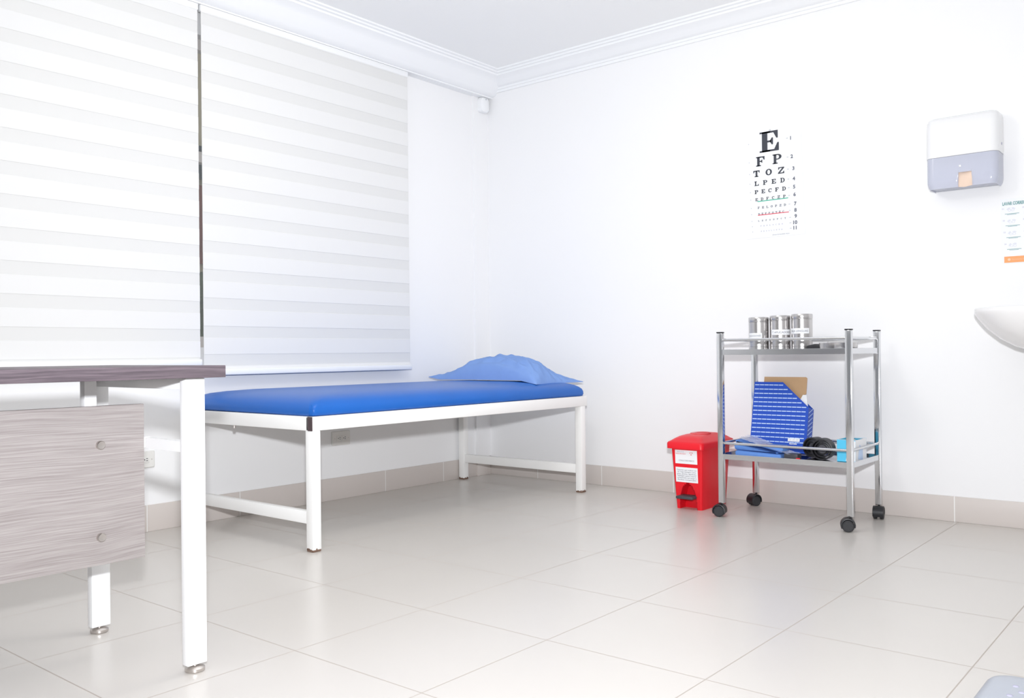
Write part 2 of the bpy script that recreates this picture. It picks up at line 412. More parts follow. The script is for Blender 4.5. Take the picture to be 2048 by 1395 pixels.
for i in range(NU):
    bm.faces.new((bot[i][0], bot[i+1][0], top[i+1][0], top[i][0])); bm.faces.new((top[i][NV], top[i+1][NV], bot[i+1][NV], bot[i][NV]))
for j in range(NV):
    bm.faces.new((top[0][j], top[0][j+1], bot[0][j+1], bot[0][j])); bm.faces.new((bot[NU][j], bot[NU][j+1], top[NU][j+1], top[NU][j]))
pl = tag(obj('pillow', bm, M['pillow'], smooth=70, base=(cx_, cy_, ztab)), 'crumpled light blue pillow at the head of the examination couch', 'pillow')

# ------------------------------------------------------------------ desk
DX0, DX1, DYE = 1.165, 1.72, -2.925
desk = empty('desk', (1.44, -3.55, 0), 'desk with dark grey wood top, white steel legs and light wood panel', 'desk')
obj('tabletop', bx(DX0, DX1, -4.22, DYE, .690, .7185, bev=.0015), M['woodd'], desk)
for x in (1.1925, 1.667):
    for y in (-3.014, -4.19):
        lg = obj('leg', bx(x, x+.025, y, y+.050, .018, .689, bev=.0015), M['white_metal'], desk)
        bm = lathe(bmesh.new(), [(.019, 0), (.023, .003), (.023, .009), (.016, .013), (.006, .014), (.006, .018)], (x+.0125, y+.025, 0), 'z', 24)
        obj('levelling_foot', bm, M['alum'], lg)
for y in (-3.0, -4.18):
    obj('top_beam', bx(1.2175, 1.667, y, y+.03, .662, .689, bev=.0015), M['white_metal'], desk)
    obj('crossbar', bx(1.2175, 1.4255, y+.018, y+.040, .510, .536), M['white_metal'], desk)
    obj('crossbar', bx(1.4445, 1.667, y+.018, y+.040, .510, .536), M['white_metal'], desk)
obj('bracket', bx(1.39, 1.53, -2.97, -2.945, .676, .6895, bev=.003), M['white_metal'], desk)
for y in (-3.122, -4.0): obj('panel_post', bx(1.395, 1.420, y, y+.03, .24, .689, bev=.0015), M['white_metal'], desk)
pn = obj('modesty_panel', bx(1.426, 1.444, -4.15, -2.984, .235, .622, bev=.0015), M['wood'], desk)
for y in (-3.097, -3.98):
    for z in (.527, .303):
        b = lathe(bmesh.new(), [(.0105, 0), (.0105, .007), (.009, .009), (.003, .0085)], (1.444, y, z), 'x', 28)
        obj('fixing_button', b, M['alum'], pn)

# ------------------------------------------------------------------ pedal bin
bn = empty('pedal_bin', (1.585, -.26, 0), 'small red pedal bin with two white stickers beside the trolley', 'bin')
def lerp(a, b, t): return a+(b-a)*t
BH = .292
def binx(t): return lerp(1.518, 1.500, t), lerp(1.650, 1.664, t)
def biny(t): return lerp(-.398, -.415, t), lerp(-.135, -.115, t)
bm = bmesh.new()
# shell sides: front has an arched recess, build front from a strip mesh
NR = 30
def arch(x, z):   # depth of recess
    c = (1.518+1.650)/2-.002; hw = .044*(max(0, 1-(z/.118)**2.2))**.5 if z < .118 else 0
    return .05 if abs(x-c) < hw else 0
# body: back, left, right as loft minus front
nz = 40; nx = 60; grid = []
for k in range(nz+1):
    t = k/nz; z = BH*t; x0, x1 = binx(t); y0, y1 = biny(t); row = []
    for i in range(nx+1):
        s = i/nx; x = lerp(x0, x1, s); e = min(s, 1-s)*(x1-x0); rr = .010
        yy = y0+(rr-math.sqrt(max(0, rr*rr-(rr-e)**2)) if e < rr else 0)
        row.append(bm.verts.new((x, yy+arch(x, z), z)))
    grid.append(row)
for k in range(nz):
    for i in range(nx): bm.faces.new((grid[k][i], grid[k][i+1], grid[k+1][i+1], grid[k+1][i]))
side = []
for k in range(nz+1):
    t = k/nz; z = BH*t; x0, x1 = binx(t); y0, y1 = biny(t)
    pts = [(x1, lerp(y0+.01, y1-.02, q), z) for q in (.33, .66, 1)]+[(x1-.006, y1-.006, z), (x1-.02, y1, z), (x0+.02, y1, z), (x0+.006, y1-.006, z)]+[(x0, lerp(y1-.02, y0+.01, q), z) for q in (0, .33, .66)]
    side.append([grid[k][nx]]+[bm.verts.new(p) for p in pts]+[grid[k][0]])
for k in range(nz):
    for i in range(len(side[0])-1): bm.faces.new((side[k][i], side[k][i+1], side[k+1][i+1], side[k+1][i]))
bm.faces.new(side[nz][::-1]+grid[nz][1:-1][::-1])
obj('body', bm, M['red'], bn, smooth=40)
bm = bmesh.new(); rings = []
lx0, lx1, ly0, ly1 = 1.484, 1.676, -.436, -.100
for ins, z, k in ((.004, .283, 0), (0, .284, 0), (0, .308, 0), (.003, .314, 0), (.010, .318, .2), (.022, .327, .5), (.036, .335, .8), (.055, .340, 1), (.075, .341, 1)):
    rings.append([(p[0], p[1], z+.006*math.sin(max(0, (p[1]-ly0))/(ly1-ly0)*math.pi)*k) for p in rrect(lx0+ins, lx1-ins, ly0+ins*1.25, ly1-ins, .02+ins*.3, 6)])
loft(bm, rings); lid = obj('lid', bm, M['red'], bn, smooth=60)
bm = bmesh.new()
ring = []
for rx, ry, h in ((.045, .062, .3455), (.045, .062, .3480), (.041, .057, .3485), (.040, .056, .3470)):
    ring.append([(1.58+rx*math.cos(a/24*math.tau), -.268+ry*math.sin(a/24*math.tau), h) for a in range(24)])
loft(bm, ring, cap0=False, cap1=False); obj('lid_rim', bm, M['red'], lid)
bm = bx(1.538, 1.626, -.444, -.372, .052, .066, bev=.005); obj('pedal', bm, M['greyp'], bn)
def sticker(z0, z1, lines, name):
    t0, t1 = z0/BH, z1/BH
    y0 = biny(t0)[0]-.0012; y1_ = biny(t1)[0]-.0012; x0, x1 = 1.522, 1.636
    bm = bmesh.new()
    a, b, c, d = (x0, y0, z0), (x1, y0, z0), (x1, y1_, z1), (x0, y1_, z1)
    back = [(p[0], p[1]+.0010, p[2]) for p in (a, b, c, d)]
    loft(bm, [back, [a, b, c, d]])
    Mx = frame((x0, y0-.0004, z0), (1, 0, 0), (0, y1_-y0, z1-z0))
    for kind, *q in lines:
        if kind == 't': text(bm, q[0], q[1], Mx @ Matrix.Translation((q[2], q[3], 0)), mi=q[4], fit=q[5])
        if kind == 'tri':
            x, y, s = q
            for da in (0, 120, 240):
                pts = []
                for a_, r_ in ((da-32, s), (da+32, s), (da+20, s*.45), (da-20, s*.45)):
                    aa = math.radians(a_-90); pts.append(Mx @ Vector((x+r_*math.cos(aa), y+r_*math.sin(aa), 0)))
                quad(bm, [tuple(p) for p in pts], 2)
    obj(name, bm, [M['paper'], M['ink2'], M['redink'], M['lilac']], bn, smooth='flat')
H1 = .058
sticker(.213, .277, [('t', 'RESIDUOS DE', .0085, .010, .053, 3, .036), ('t', 'RIESGO BIOLOGICO', .0085, .004, .044, 2, .052), ('tri', .084, .050, .0085), ('t', 'CONSULTORIO MEDICO', .0095, .018, .012, 1, .080)], 'sticker')
sticker(.126, .196, [('t', s, .0095, .007+.002*(k % 2), .055-k*.0092, 1, .100-.004*(k % 2)) for k, s in enumerate(
    ['Depositar aqui residuos con', 'de riesgo biologico como', 'gasas, guantes, algodones,', 'bajalenguas usados y material', 'contaminado con sangre y', 'fluidos corporales'])], 'sticker')

# ------------------------------------------------------------------ steel trolley
XL, XR, YF, YB = 1.789, 2.356, -.472, -.115
cart = empty('instrument_trolley', (2.07, -.295, 0), 'two-shelf chrome instrument trolley on black castors', 'trolley')
for x in (XL, XR):
    for y in (YF, YB):
        p = obj('post', bx(x-.0125, x+.0125, y-.0125, y+.0125, .060, .818, bev=.003), M['chrome'], cart)
        obj('cap', bx(x-.0135, x+.0135, y-.0135, y+.0135, .8181, .8235, bev=.0015), M['black'], p)
def tray(zt, zl):
    bm = bmesh.new()
    box(bm, XL+.0126, XR-.0126, YF-.006, YB+.006, zt-.002, zt)
    box(bm, XL+.0126, XR-.0126, YF-.008, YF-.006, zl, zt+.010, bev=.0006, seg=1)
    box(bm, XL+.0126, XR-.0126, YB+.006, YB+.008, zl, zt+.010, bev=.0006, seg=1)
    box(bm, XR+.006, XR+.008, YF+.0126, YB-.0126, zl, zt+.010, bev=.0006, seg=1); box(bm, XR-.0126, XR+.006, YF+.0126, YB-.0126, zt-.002, zt)
    box(bm, XL-.008, XL-.006, YF+.0126, YB-.0126, zl, zt+.010, bev=.0006, seg=1); box(bm, XL-.006, XL+.0126, YF+.0126, YB-.0126, zt-.002, zt)
    return obj('shelf', bm, M['chrome'], cart)
tray(.735, .721); tray(.270, .257)
for z in (.787, .328):
    for y in (YF, YB): obj('rail', tube(bmesh.new(), [(XL+.0126, y, z), (XR-.0126, y, z)], .0060, 12), M['chrome'], cart)
    for x in (XL, XR): obj('rail', tube(bmesh.new(), [(x, YF+.0126, z), (x, YB-.0126, z)], .0060, 12), M['chrome'], cart)
def caster(x, y, ang):
    A = Matrix.Translation((x, y, 0)) @ Matrix.Rotation(math.radians(ang), 4, 'Z')
    bm = bmesh.new()
    lathe(bm, [(.005, .048), (.005, .062)], (0, 0, 0), 'z', 12)
    off = -.012; R = .0290; n = 20   # hood: arc over the wheels
    rings = []
    for yy in (-.0225, -.0215, .0215, .0225):
        r_ = R-(.002 if abs(yy) > .022 else 0)
        outer = [(off+r_*math.cos(math.radians(a)), yy, .0275+r_*math.sin(math.radians(a))) for a in [-20+230*i/n for i in range(n+1)]]
        inner = [(off+(R-.005)*math.cos(math.radians(a)), yy, .0275+(R-.005)*math.sin(math.radians(a))) for a in [210-230*i/n for i in range(n+1)]]
        rings.append(outer+inner)
    loft(bm, rings)
    box(bm, off-.018, off+.018, -.004, .004, .010, .045)
    bmesh.ops.transform(bm, matrix=A, verts=bm.verts[:])
    c = obj('castor', bm, M['black'], cart)
    for s in (-1, 1):
        bm = bmesh.new()
        a, b = (.0055, .0215) if s > 0 else (-.0215, -.0055)
        o_, i_ = (b, a) if s > 0 else (a, b)
        lathe(bm, [(.020, i_), (.0238, i_+s*.002), (.0238, o_-s*.002), (.021, o_), (.0195, o_), (.0188, o_-s*.001), (.004, o_-s*.0012)], (off, 0, .0240), 'y', 28)
        bmesh.ops.transform(bm, matrix=A, verts=bm.verts[:])
        obj('wheel', bm, M['blackrub'], c)
caster(XL, YF, 12); caster(XR, YF, 22); caster(XL, YB, 62); caster(XR, YB, 100)

# ------------------------------------------------------------------ canisters
def canister(x, y, r, h, lab, dz, label, txo=0, rot=0):
    root = empty('steel_canister', (x, y, .735), label, 'canister', 'steel canisters on the trolley')
    z = .7352
    prof_ = [(r-.002, 0), (r-.0004, .0015), (r-.0004, .020), (r-.0014, .021), (r-.0004, .022), (r-.0004, h-.0245), (r-.0016, h-.0235), (r-.0016, h-.0215)]
    obj('body', lathe(bmesh.new(), [(a, z+b) for a, b in prof_], (x, y, 0), 'z', 48), M['steel'], root)
    prof_ = [(r, h-.0215), (r+.0006, h-.020), (r+.0006, h-.004), (r-.001, h-.001), (r-.006, h), (r-.012, h-.002), (.004, h-.0015)]
    obj('lid', lathe(bmesh.new(), [(a, z+b) for a, b in prof_], (x, y, 0), 'z', 48), M['steel'], root)
    # wrapped paper label
    bm = bmesh.new(); dirc = math.atan2(CAM.y-y, CAM.x-x)+rot; span = lab[1]; R = r+.0006; n = 16
    def P(s, zz, rad=R): a = dirc+(s-.5)*span; return (x+rad*math.cos(a), y+rad*math.sin(a), z+zz)
    rings = []
    for i in range(n+1):
        s = i/n; rings.append([P(s, dz), P(s, dz+.024), P(s, dz+.024, r-.0005), P(s, dz, r-.0005)])
    loft(bm, rings)
    tb = bmesh.new(); text(tb, lab[0], .012, Matrix.Identity(4), mi=1, fit=span*R*.86)
    for v in tb.verts:
        s = (v.co.x)/(span*R)+.07; v.co = P(s, dz+.0075+v.co.y, R+.0004)
    me = bpy.data.meshes.new('t'); tb.to_mesh(me); tb.free(); bm.from_mesh(me); bpy.data.meshes.remove(me)
    obj('paper_label', bm, [M['paper'], M['ink2']], root, smooth='flat')
canister(1.857, -.215, .046, .158, ('ALGODONES', 1.5), .060, 'leftmost of the three steel canisters, label low on its left side', rot=-.45)
canister(1.954, -.200, .046, .163, ('T APLICADORES', 2.3), .074, 'middle of the three steel canisters on the trolley top', rot=.15)
canister(2.052, -.190, .046, .167, ('BAJA LENGUAS', 2.1), .078, 'rightmost of the three steel canisters, beside the black pouch', rot=-.35)

# things on the top shelf
bm = bx(-.075, .075, -.055, .055, 0, .001); 
bmesh.ops.transform(bm, matrix=Matrix.Translation((2.13, -.39, .7352)) @ Matrix.Rotation(.35, 4, 'Z'), verts=bm.verts[:])
tag(obj('paper_sheet', bm, M['paper'], base=(2.13, -.39, .7352)), 'white paper sheet lying under the black pouch on the trolley top', 'paper')
bm = bmesh.new(); rings = []
for x, hw, h in ((-.075, .022, .010), (-.068, .027, .020), (-.03, .032, .026), (.02, .032, .025), (.05, .026, .016), (.072, .012, .008), (.080, .004, .004)):
    rings.append([(x, p[0], p[1]) for p in rrect(-hw, hw, 0, h, h*.35, 4)])
loft(bm, rings)
bmesh.ops.transform(bm, matrix=Matrix.Translation((2.168, -.262, .7365)) @ Matrix.Rotation(.0, 4, 'Z') @ Matrix.Diagonal((.88, .66, 1.1, 1)), verts=bm.verts[:])
tag(obj('instrument_pouch', bm, M['black'], smooth=50, base=(2.168, -.262, .7365)), 'flat black pouch lying behind the steel dish, beside the canisters', 'pouch')
ds = empty('steel_dish', (2.285, -.335, .7352), 'round shallow steel dish at the right front of the trolley top', 'dish')
bm = bmesh.new()
lathe(bm, [(.004, .0015), (.066, .0015), (.071, .006), (.0735, .030), (.0765, .0335), (.0780, .0325), (.0765, .029), (.0735, .005), (.068, 0), (.004, 0)], (2.279, -.372, .7354), 'z', 48)
obj('bowl', bm, M['steel'], ds)
bm = bmesh.new(); lathe(bm, [(.045, 0), (.047, .018), (.047, .032), (.043, .036), (.010, .038)], (2.279, -.372, .7372), 'z', 40)
obj('inner_cup', bm, M['steel'], ds)

# ------------------------------------------------------------------ lower shelf: magazine file leaning back
ZS = .2703; lean = math.radians(12)
def leanM(x, y): return frame((x, y, ZS+.0140), (1, 0, 0), (0, math.sin(lean), math.cos(lean)))
FM = leanM(1.842, -.300)
W_, Hf, Df = .262, .317, .062
mf = empty('magazine_file', (1.95, -.31, ZS), 'blue white-striped cardboard magazine file on the lower trolley shelf', 'file')
sil = [(0, 0), (W_, 0), (W_, .205), (.136, Hf), (0, Hf)]
def ext(bm, poly, d0, d1, Mx, mi=0):
    loft(bm, [[tuple(Mx @ Vector((p[0], p[1], -d))) for p in poly] for d in (d0, d1)], mi=mi)
bm = bmesh.new(); ext(bm, sil, 0, .002, FM); ext(bm, sil, Df-.002, Df, FM)
ext(bm, [(0, 0), (W_, 0), (W_, .002), (0, .002)], .002, Df-.002, FM); ext(bm, [(W_-.002, .002), (W_, .002), (W_, .205), (W_-.002, .205)], .002, Df-.002, FM)
ext(bm, [(0, .002), (.002, .002), (.002, Hf), (0, Hf)], .002, Df-.002, FM)
obj('card_body', bm, M['mag'], mf)
bm = bmesh.new()
k = 0
for z in [Hf-.016-.0198*i for i in range(16)]:
    if z < .01: break
    xe = W_-.012 if z < .20 else .136+(Hf-z)/(Hf-.205)*(W_-.136)-.012
    x = .004
    while x < xe-.004:
        x1 = min(x+.0205, xe); quad(bm, [tuple(FM @ Vector((a, b, .0006))) for a, b in ((x, z), (x1, z), (x1, z+.0042), (x, z+.0042))]); x = x1+.0022
    if z < .20: quad(bm, [tuple(FM @ Vector((W_+.0006, b, a))) for a, b in ((-.006, z-.004), (-.054, z+.022), (-.054, z+.026), (-.006, z))])
    k += 1
obj('printed_stripes', bm, M['stripe'], mf, smooth='flat')
bm = bmesh.new()
quad(bm, [tuple(FM @ Vector((a, b, .0010))) for a, b in ((.178, .050), (.232, .050), (.232, .064), (.178, .064))])
text(bm, 'IC  IM  IM', .010, FM @ Matrix.Translation((.185, .0535, .0014)), mi=1, fit=.04)
text(bm, 'Especiales', .009, FM @ Matrix.Translation((.186, .037, .0014)), mi=0, fit=.034, bold=.0003)
obj('printed_label', bm, [M['paper'], M['inkg']], mf, smooth='flat')
# cardboard box and papers standing in the file
CM = leanM(1.842, -.300)
bm = bmesh.new(); ext(bm, [(.035, .003), (.240, .003), (.240, .200), (.226, .245), (.226, .262), (.238, .268), (.238, .340), (.232, .345), (.036, .345)], .022, .025, CM)
ext(bm, [(.035, .003), (.225, .003), (.225, .22), (.035, .22)], .040, .043, CM); ext(bm, [(.035, .003), (.038, .003), (.038, .22), (.035, .22)], .025, .040, CM)
obj_kb = tag(obj('cardboard_folder', bm, M['kraft'], base=tuple(CM @ Vector((.13, .003, -.03)))), 'brown cardboard folder box rising out of the blue magazine file', 'folder')
bm = bmesh.new(); ext(bm, [(.12, .004), (.252, .004), (.252, .215), (.245, .262), (.228, .262), (.215, .235), (.12, .235)], .010, .016, CM)
tag(obj('paper_stack', bm, M['paper'], base=tuple(CM @ Vector((.18, .004, -.012)))), 'white papers tucked in the right side of the magazine file', 'paper')

# ------------------------------------------------------------------ folded gowns + plastic
def slab(name, z0, z1a, z1b, x0, x1, y0, y1, m, label, cat, rz, amp, group=None):
    bm = bmesh.new(); rings = []
    N = 6
    for q in range(N+1):
        t = q/N; ins = .006*(abs(2*t-1))**3
        ring = []
        for p in rrect(x0+ins, x1-ins, y0+ins, y1-ins, .008, 5):
            s = (p[0]-x0)/(x1-x0); top_ = lerp(z1a, z1b, s)
            nn = amp*noise.noise(Vector((p[0]*40, p[1]*40, t*4)))
            ring.append((p[0]+nn, p[1]+nn, lerp(z0, top_, t)))
        rings.append(ring)
    loft(bm, rings)
    c = ((x0+x1)/2, (y0+y1)/2, 0)
    bmesh.ops.transform(bm, matrix=Matrix.Translation(c) @ Matrix.Rotation(rz, 4, 'Z') @ Matrix.Translation((-c[0], -c[1], 0)), verts=bm.verts[:])
    return tag(obj(name, bm, m, smooth=60, base=((x0+x1)/2, (y0+y1)/2, z0)), label, cat, group)
G = 'folded blue gowns on the lower shelf'
slab('folded_gown', .2705, .298, .290, 1.842, 2.055, -.452, -.365, M['gown'], 'lowest folded blue gown of the pile on the lower shelf', 'gown', .0, .0015, G)
slab('folded_gown', .2985, .326, .292, 1.838, 2.040, -.450, -.366, M['gown'], 'second folded blue gown of the pile, under the tilted top one', 'gown', .0, .002, G)
slab('folded_gown', .3265, .345, .2945, 1.842, 2.060, -.447, -.368, M['gown'], 'topmost folded blue gown, directly under the clear plastic', 'gown', .0, .002, G)
bm = bmesh.new(); NXW, NYW = 40, 12; g_ = []
for i in range(NXW+1):
    row = []
    for j in range(NYW+1):
        s, t = i/NXW, j/NYW
        x = 1.865+.245*s; y = -.452+.088*t
        z = lerp(.351, .2945, (x-1.842)/.218)+.006+.010*math.exp(-((s-.2)/.25)**2)*t+.006*abs(noise.noise(Vector((x*50, y*90, 2))))+.004*abs(noise.noise(Vector((x*140, y*60, 5))))
        row.append((x, y, max(z, .2985 if x < 2.06 else .276)))
    g_.append(row)
def thick(bm, g, th):
    a = [[bm.verts.new((p[0], p[1], p[2]+th)) for p in r] for r in g]; b = [[bm.verts.new(p) for p in r] for r in g]
    n, m_ = len(g)-1, len(g[0])-1
    for i in range(n):
        for j in range(m_):
            bm.faces.new((a[i][j], a[i+1][j], a[i+1][j+1], a[i][j+1])); bm.faces.new((b[i][j], b[i][j+1], b[i+1][j+1], b[i+1][j]))
    for i in range(n):
        bm.faces.new((b[i][0], b[i+1][0], a[i+1][0], a[i][0])); bm.faces.new((a[i][m_], a[i+1][m_], b[i+1][m_], b[i][m_]))
    for j in range(m_):
        bm.faces.new((a[0][j], a[0][j+1], b[0][j+1], b[0][j])); bm.faces.new((b[n][j], b[n][j+1], a[n][j+1], a[n][j]))
thick(bm, g_, .0012)
tag(obj('plastic_wrap', bm, M['wrap'], smooth=50, base=(1.95, -.41, .30)), 'crinkled clear plastic wrap lying over the folded blue gowns', 'plastic wrap')

# black box, coiled strap, scissors, cap
bm = bx(2.068, 2.128, -.452, -.405, .2705, .297, bev=.003)
tag(obj('small_black_case', bm, M['greyp'], base=(2.10, -.43, .2705)), 'small charcoal case at the front of the lower shelf beside the gowns', 'case')
def roll(x, y, r, wd, label, yaw, turns=3):
    root = empty('coiled_strap', (x, y, .2705), label, 'strap', 'coiled black straps on the lower shelf')
    bm = bmesh.new()
    prof_ = []
    for k in range(turns):
        ro = r*(1-.22*k); ri = ro-.006
        off = .008*k
        prof_.append((ro, ri, off))
    for ro, ri, off in prof_:
        lathe(bm, [(ri, -wd/2+off), (ro, -wd/2+off+.001), (ro, wd/2-off), (ri, wd/2-off), (ri, -wd/2+off)], (0, 0, 0), 'y', 40, cap0=False, cap1=False)
    A = Matrix.Translation((x, y, .2712+r)) @ Matrix.Rotation(yaw, 4, 'Z')
    bmesh.ops.transform(bm, matrix=A, verts=bm.verts[:])
    obj('winding', bm, M['black'], root)
    bm = bmesh.new(); lathe(bm, [(.002, -wd/2+.010), (r*.40, -wd/2+.010), (r*.44, -wd/2+.013), (r*.44, wd/2-.01), (.002, wd/2-.01)], (0, 0, 0), 'y', 32)
    bmesh.ops.transform(bm, matrix=A, verts=bm.verts[:]); obj('core', bm, M['greyp'], root)
roll(2.205, -.360, .0455, .055, 'front coiled black strap with round core, nearest the glove box', .10)
roll(2.145, -.300, .0440, .050, 'rear coiled black strap half hidden behind the front one', -.25)
sc_root = empty('scissors', (2.21, -.44, .2705), 'steel scissors lying open at the front of the lower shelf', 'scissors')
for s in (-1, 1):
    bm = bmesh.new()
    A = Matrix.Translation((2.21, -.437, .2712+(.0012 if s > 0 else 0))) @ Matrix.Rotation(s*.16+.05, 4, 'Z')
    box(bm, -.002, .060, -.0035, .0035, 0, .0012); box(bm, -.045, 0, -.003, .003, 0, .0012)
    for k in range(1): lathe(bm, [(.008, 0), (.012, 0), (.012, .003), (.008, .003), (.008, 0)], (-.055, s*.008, 0), 'z', 20, cap0=False, cap1=False)
    bmesh.ops.transform(bm, matrix=A, verts=bm.verts[:]); obj('blade', bm, M['chrome'], sc_root)
bm = lathe(bmesh.new(), [(.0085, 0), (.009, .001), (.009, .010), (.007, .012), (.002, .012)], (2.135, -.464, .2705), 'z', 20)
tag(obj('red_cap', bm, M['red'], base=(2.135, -.464, .2705)), 'tiny red cap at the front edge of the lower trolley shelf', 'cap')

# glove box
gb = empty('glove_box', (2.29, -.31, .2705), 'open light blue and white glove box at the right end of the lower shelf', 'box')
gx0, gx1, gy0, gy1, gz0, gz1 = 2.272, 2.348, -.385, -.245, .2707, .362
bm = bmesh.new()
box(bm, gx0, gx1, gy0, gy0+.001, gz0, gz1, mi=0); box(bm, gx0, gx1, gy1-.001, gy1, gz0, gz1); box(bm, gx0, gx0+.001, gy0+.001, gy1-.001, gz0, gz1)
box(bm, gx1-.001, gx1, gy0+.001, gy1-.001, gz0, gz1, mi=1); box(bm, gx0, gx1, gy0, gy1, gz0-.0002, gz0+.001); 
box(bm, gx0+.001, gx1-.001, gy0+.001, gy0+.02, gz1-.0015, gz1-.0005, mi=1)
box(bm, gx0+.001, gx1-.001, gy1-.02, gy1-.001, gz1-.0015, gz1-.0005, mi=1)
obj('carton', bm, [M['cyan'], M['paper']], gb)
bm = bmesh.new()
quad(bm, [(gx0+.036, gy0-.0006, gz0+.004), (gx1, gy0-.0006, gz0+.004), (gx1, gy0-.0006, gz1-.003), (gx0+.050, gy0-.0006, gz1-.003)])
for k in range(4): quad(bm, [(gx0+.050, gy0-.0010, gz1-.018-.009*k), (gx1-.006, gy0-.0010, gz1-.018-.009*k), (gx1-.006, gy0-.0010, gz1-.0155-.009*k), (gx0+.050, gy0-.0010, gz1-.0155-.009*k)], 1)
quad(bm, [(gx1+.0006, gy0+.03, gz0+.01), (gx1+.0006, gy0+.09, gz0+.003), (gx1+.0006, gy0+.09, gz0+.05), (gx1+.0006, gy0+.05, gz0+.07)], 2)
quad(bm, [(gx0+.050, gy0-.0010, gz0+.012), (gx0+.068, gy0-.0010, gz0+.014), (gx0+.068, gy0-.0010, gz0+.022), (gx0+.050, gy0-.0010, gz0+.018)], 3)
obj('printed_face', bm, [M['paper'], M['lilac'], M['stripe'], M['cyan']], gb, smooth='flat')
bm = bmesh.new(); NQ = 16; g_ = [[(lerp(gx0+.006, gx1-.006, i/NQ), lerp(gy0+.022, gy1-.022, j/NQ), gz1-.022+.020*math.sin(math.pi*i/NQ)*math.sin(math.pi*j/NQ)+.004*noise.noise(Vector((i*.5, j*.5, 0)))) for j in range(NQ+1)] for i in range(NQ+1)]
thick(bm, g_, .001)
tag(obj('latex_gloves', bm, mat('latex', (.62, .54, .47), .6), smooth=60, base=(2.31, -.31, .34)), 'beige gloves bunched inside the open glove box', 'gloves')

# ------------------------------------------------------------------ eye chart
def rect(b, x0, y0, x1, y1): b.append([(x0, y0), (x1, y0), (x1, y1), (x0, y1)])
def ringseg(b, cx, cy, rxo, ryo, rxi, ryi, a0, a1, n=14):
    for i in range(n):
        p, q = math.radians(a0+(a1-a0)*i/n), math.radians(a0+(a1-a0)*(i+1)/n)
        b.append([(cx+rxi*math.cos(p), cy+ryi*math.sin(p)), (cx+rxo*math.cos(p), cy+ryo*math.sin(p)), (cx+rxo*math.cos(q), cy+ryo*math.sin(q)), (cx+rxi*math.cos(q), cy+ryi*math.sin(q))])
def glyph(c, t=.09):
    b = []; m = t*.9
    if c in 'EFL':
        rect(b, .12, 0, .41, 1)
        rect(b, 0, 1-m, .55, 1); rect(b, 0, 0, .55, m)
        if c in 'EF':
            rect(b, .40, 1-t, .95, 1); b.append([(.95, 1-t), (.95, .62), (.87, .62), (.72, 1-t)])
            rect(b, .40, .5-t/2, .60, .5+t/2); b.append([(.52, .50), (.63, .33), (.70, .33), (.70, .67), (.63, .67)])
        if c in 'EL': rect(b, .40, 0, 1, t); b.append([(1, t), (1, .40), (.92, .40), (.76, t)])
    elif c == 'P':
        rect(b, .12, 0, .41, 1); rect(b, 0, 1-m, .5, 1); rect(b, 0, 0, .56, m); rect(b, .4, 1-m, .58, 1); rect(b, .4, .42, .58, .42+m)
        ringseg(b, .55, .71, .43, .29, .15, .29-m, -90, 90)
    elif c == 'D':
        rect(b, .12, 0, .39, 1); rect(b, 0, 1-m, .5, 1); rect(b, 0, 0, .5, m); ringseg(b, .47, .5, .53, .5, .25, .5-m, -90, 90)
    elif c == 'O': ringseg(b, .5, .5, .5, .5, .22, .5-t, 0, 360, 28)
    elif c == 'C':
        ringseg(b, .5, .5, .48, .5, .21, .5-t, 48, 312, 22); b.append([(.80, .62), (.92, .62), (.92, 1), (.86, 1), (.72, .85)]); b.append([(.72, .1), (.80, .12), (.96, .30), (.90, .34)])
    elif c == 'T':
        rect(b, .355, 0, .645, 1); rect(b, 0, 1-t, 1, 1); rect(b, .2, 0, .8, m); b.append([(0, 1-t), (0, .62), (.08, .62), (.22, 1-t)]); b.append([(1, 1-t), (.78, 1-t), (.92, .62), (1, .62)])
    elif c == 'Z':
        rect(b, .04, 1-t, .96, 1); rect(b, 0, 0, .96, t); b.append([(0, t), (.32, t), (.96, 1-t), (.64, 1-t)])
        b.append([(.04, 1-t), (.04, .62), (.12, .62), (.27, 1-t)]); b.append([(.96, t), (.96, .38), (.88, .38), (.71, t)])
    return b
ch = empty('eye_chart', (1.84, 0, 1.55), 'white eye test chart with a big letter E on the back wall', 'chart')
bm = bmesh.new()
loft(bm, [[(1.6886, y, 1.8160), (1.704, y, 1.2878), (1.9996, y, 1.2890), (1.9838, y, 1.8140)][::-1] for y in (-.0005, -.0022)])
obj('card', bm, M['chart'], ch)
obj('hanging_hole', lathe(bmesh.new(), [(.0030, 0), (.0042, 0), (.0042, .0006), (.0030, .0006), (.0030, 0)], (1.831, -.0032, 1.8065), 'y', 20, cap0=False, cap1=False), M['ink2'], ch)
YC = -.0028
rows = [('E', 1.7779, 1.8748, 1.7040, 1.8030, 0), ('FP', 1.7584, 1.8891, 1.6396, 1.6860, 0), ('TOZ', 1.7436, 1.9018, 1.5892, 1.6205, 0),
        ('LPED', 1.7488, 1.9027, 1.5455, 1.5680, 0), ('PECFD', 1.7492, 1.9077, 1.5056, 1.5248, 0), ('EDFCZP', 1.7526, 1.9063, 1.4711, 1.4851, 1),
        ('FELOPZD', 1.7642, 1.9072, 1.4314, 1.4422, 1), ('DEFPOTEC', 1.7662, 1.8985, 1.4016, 1.4108, 1), ('LEFODPCT', 1.7658, 1.9059, 1.3690, 1.3764, 1),
        ('FDPLTCEO', 1.7775, 1.8907, 1.3436, 1.3498, 1), ('PEZOLCFTD', 1.7795, 1.8881, 1.3179, 1.3233, 1)]
widths = {1: .093, 2: .044, 3: .031, 4: .0215, 5: .018, 6: .0125, 7: .0100, 8: .0088, 9: .0065, 10: .0058, 11: .0052}
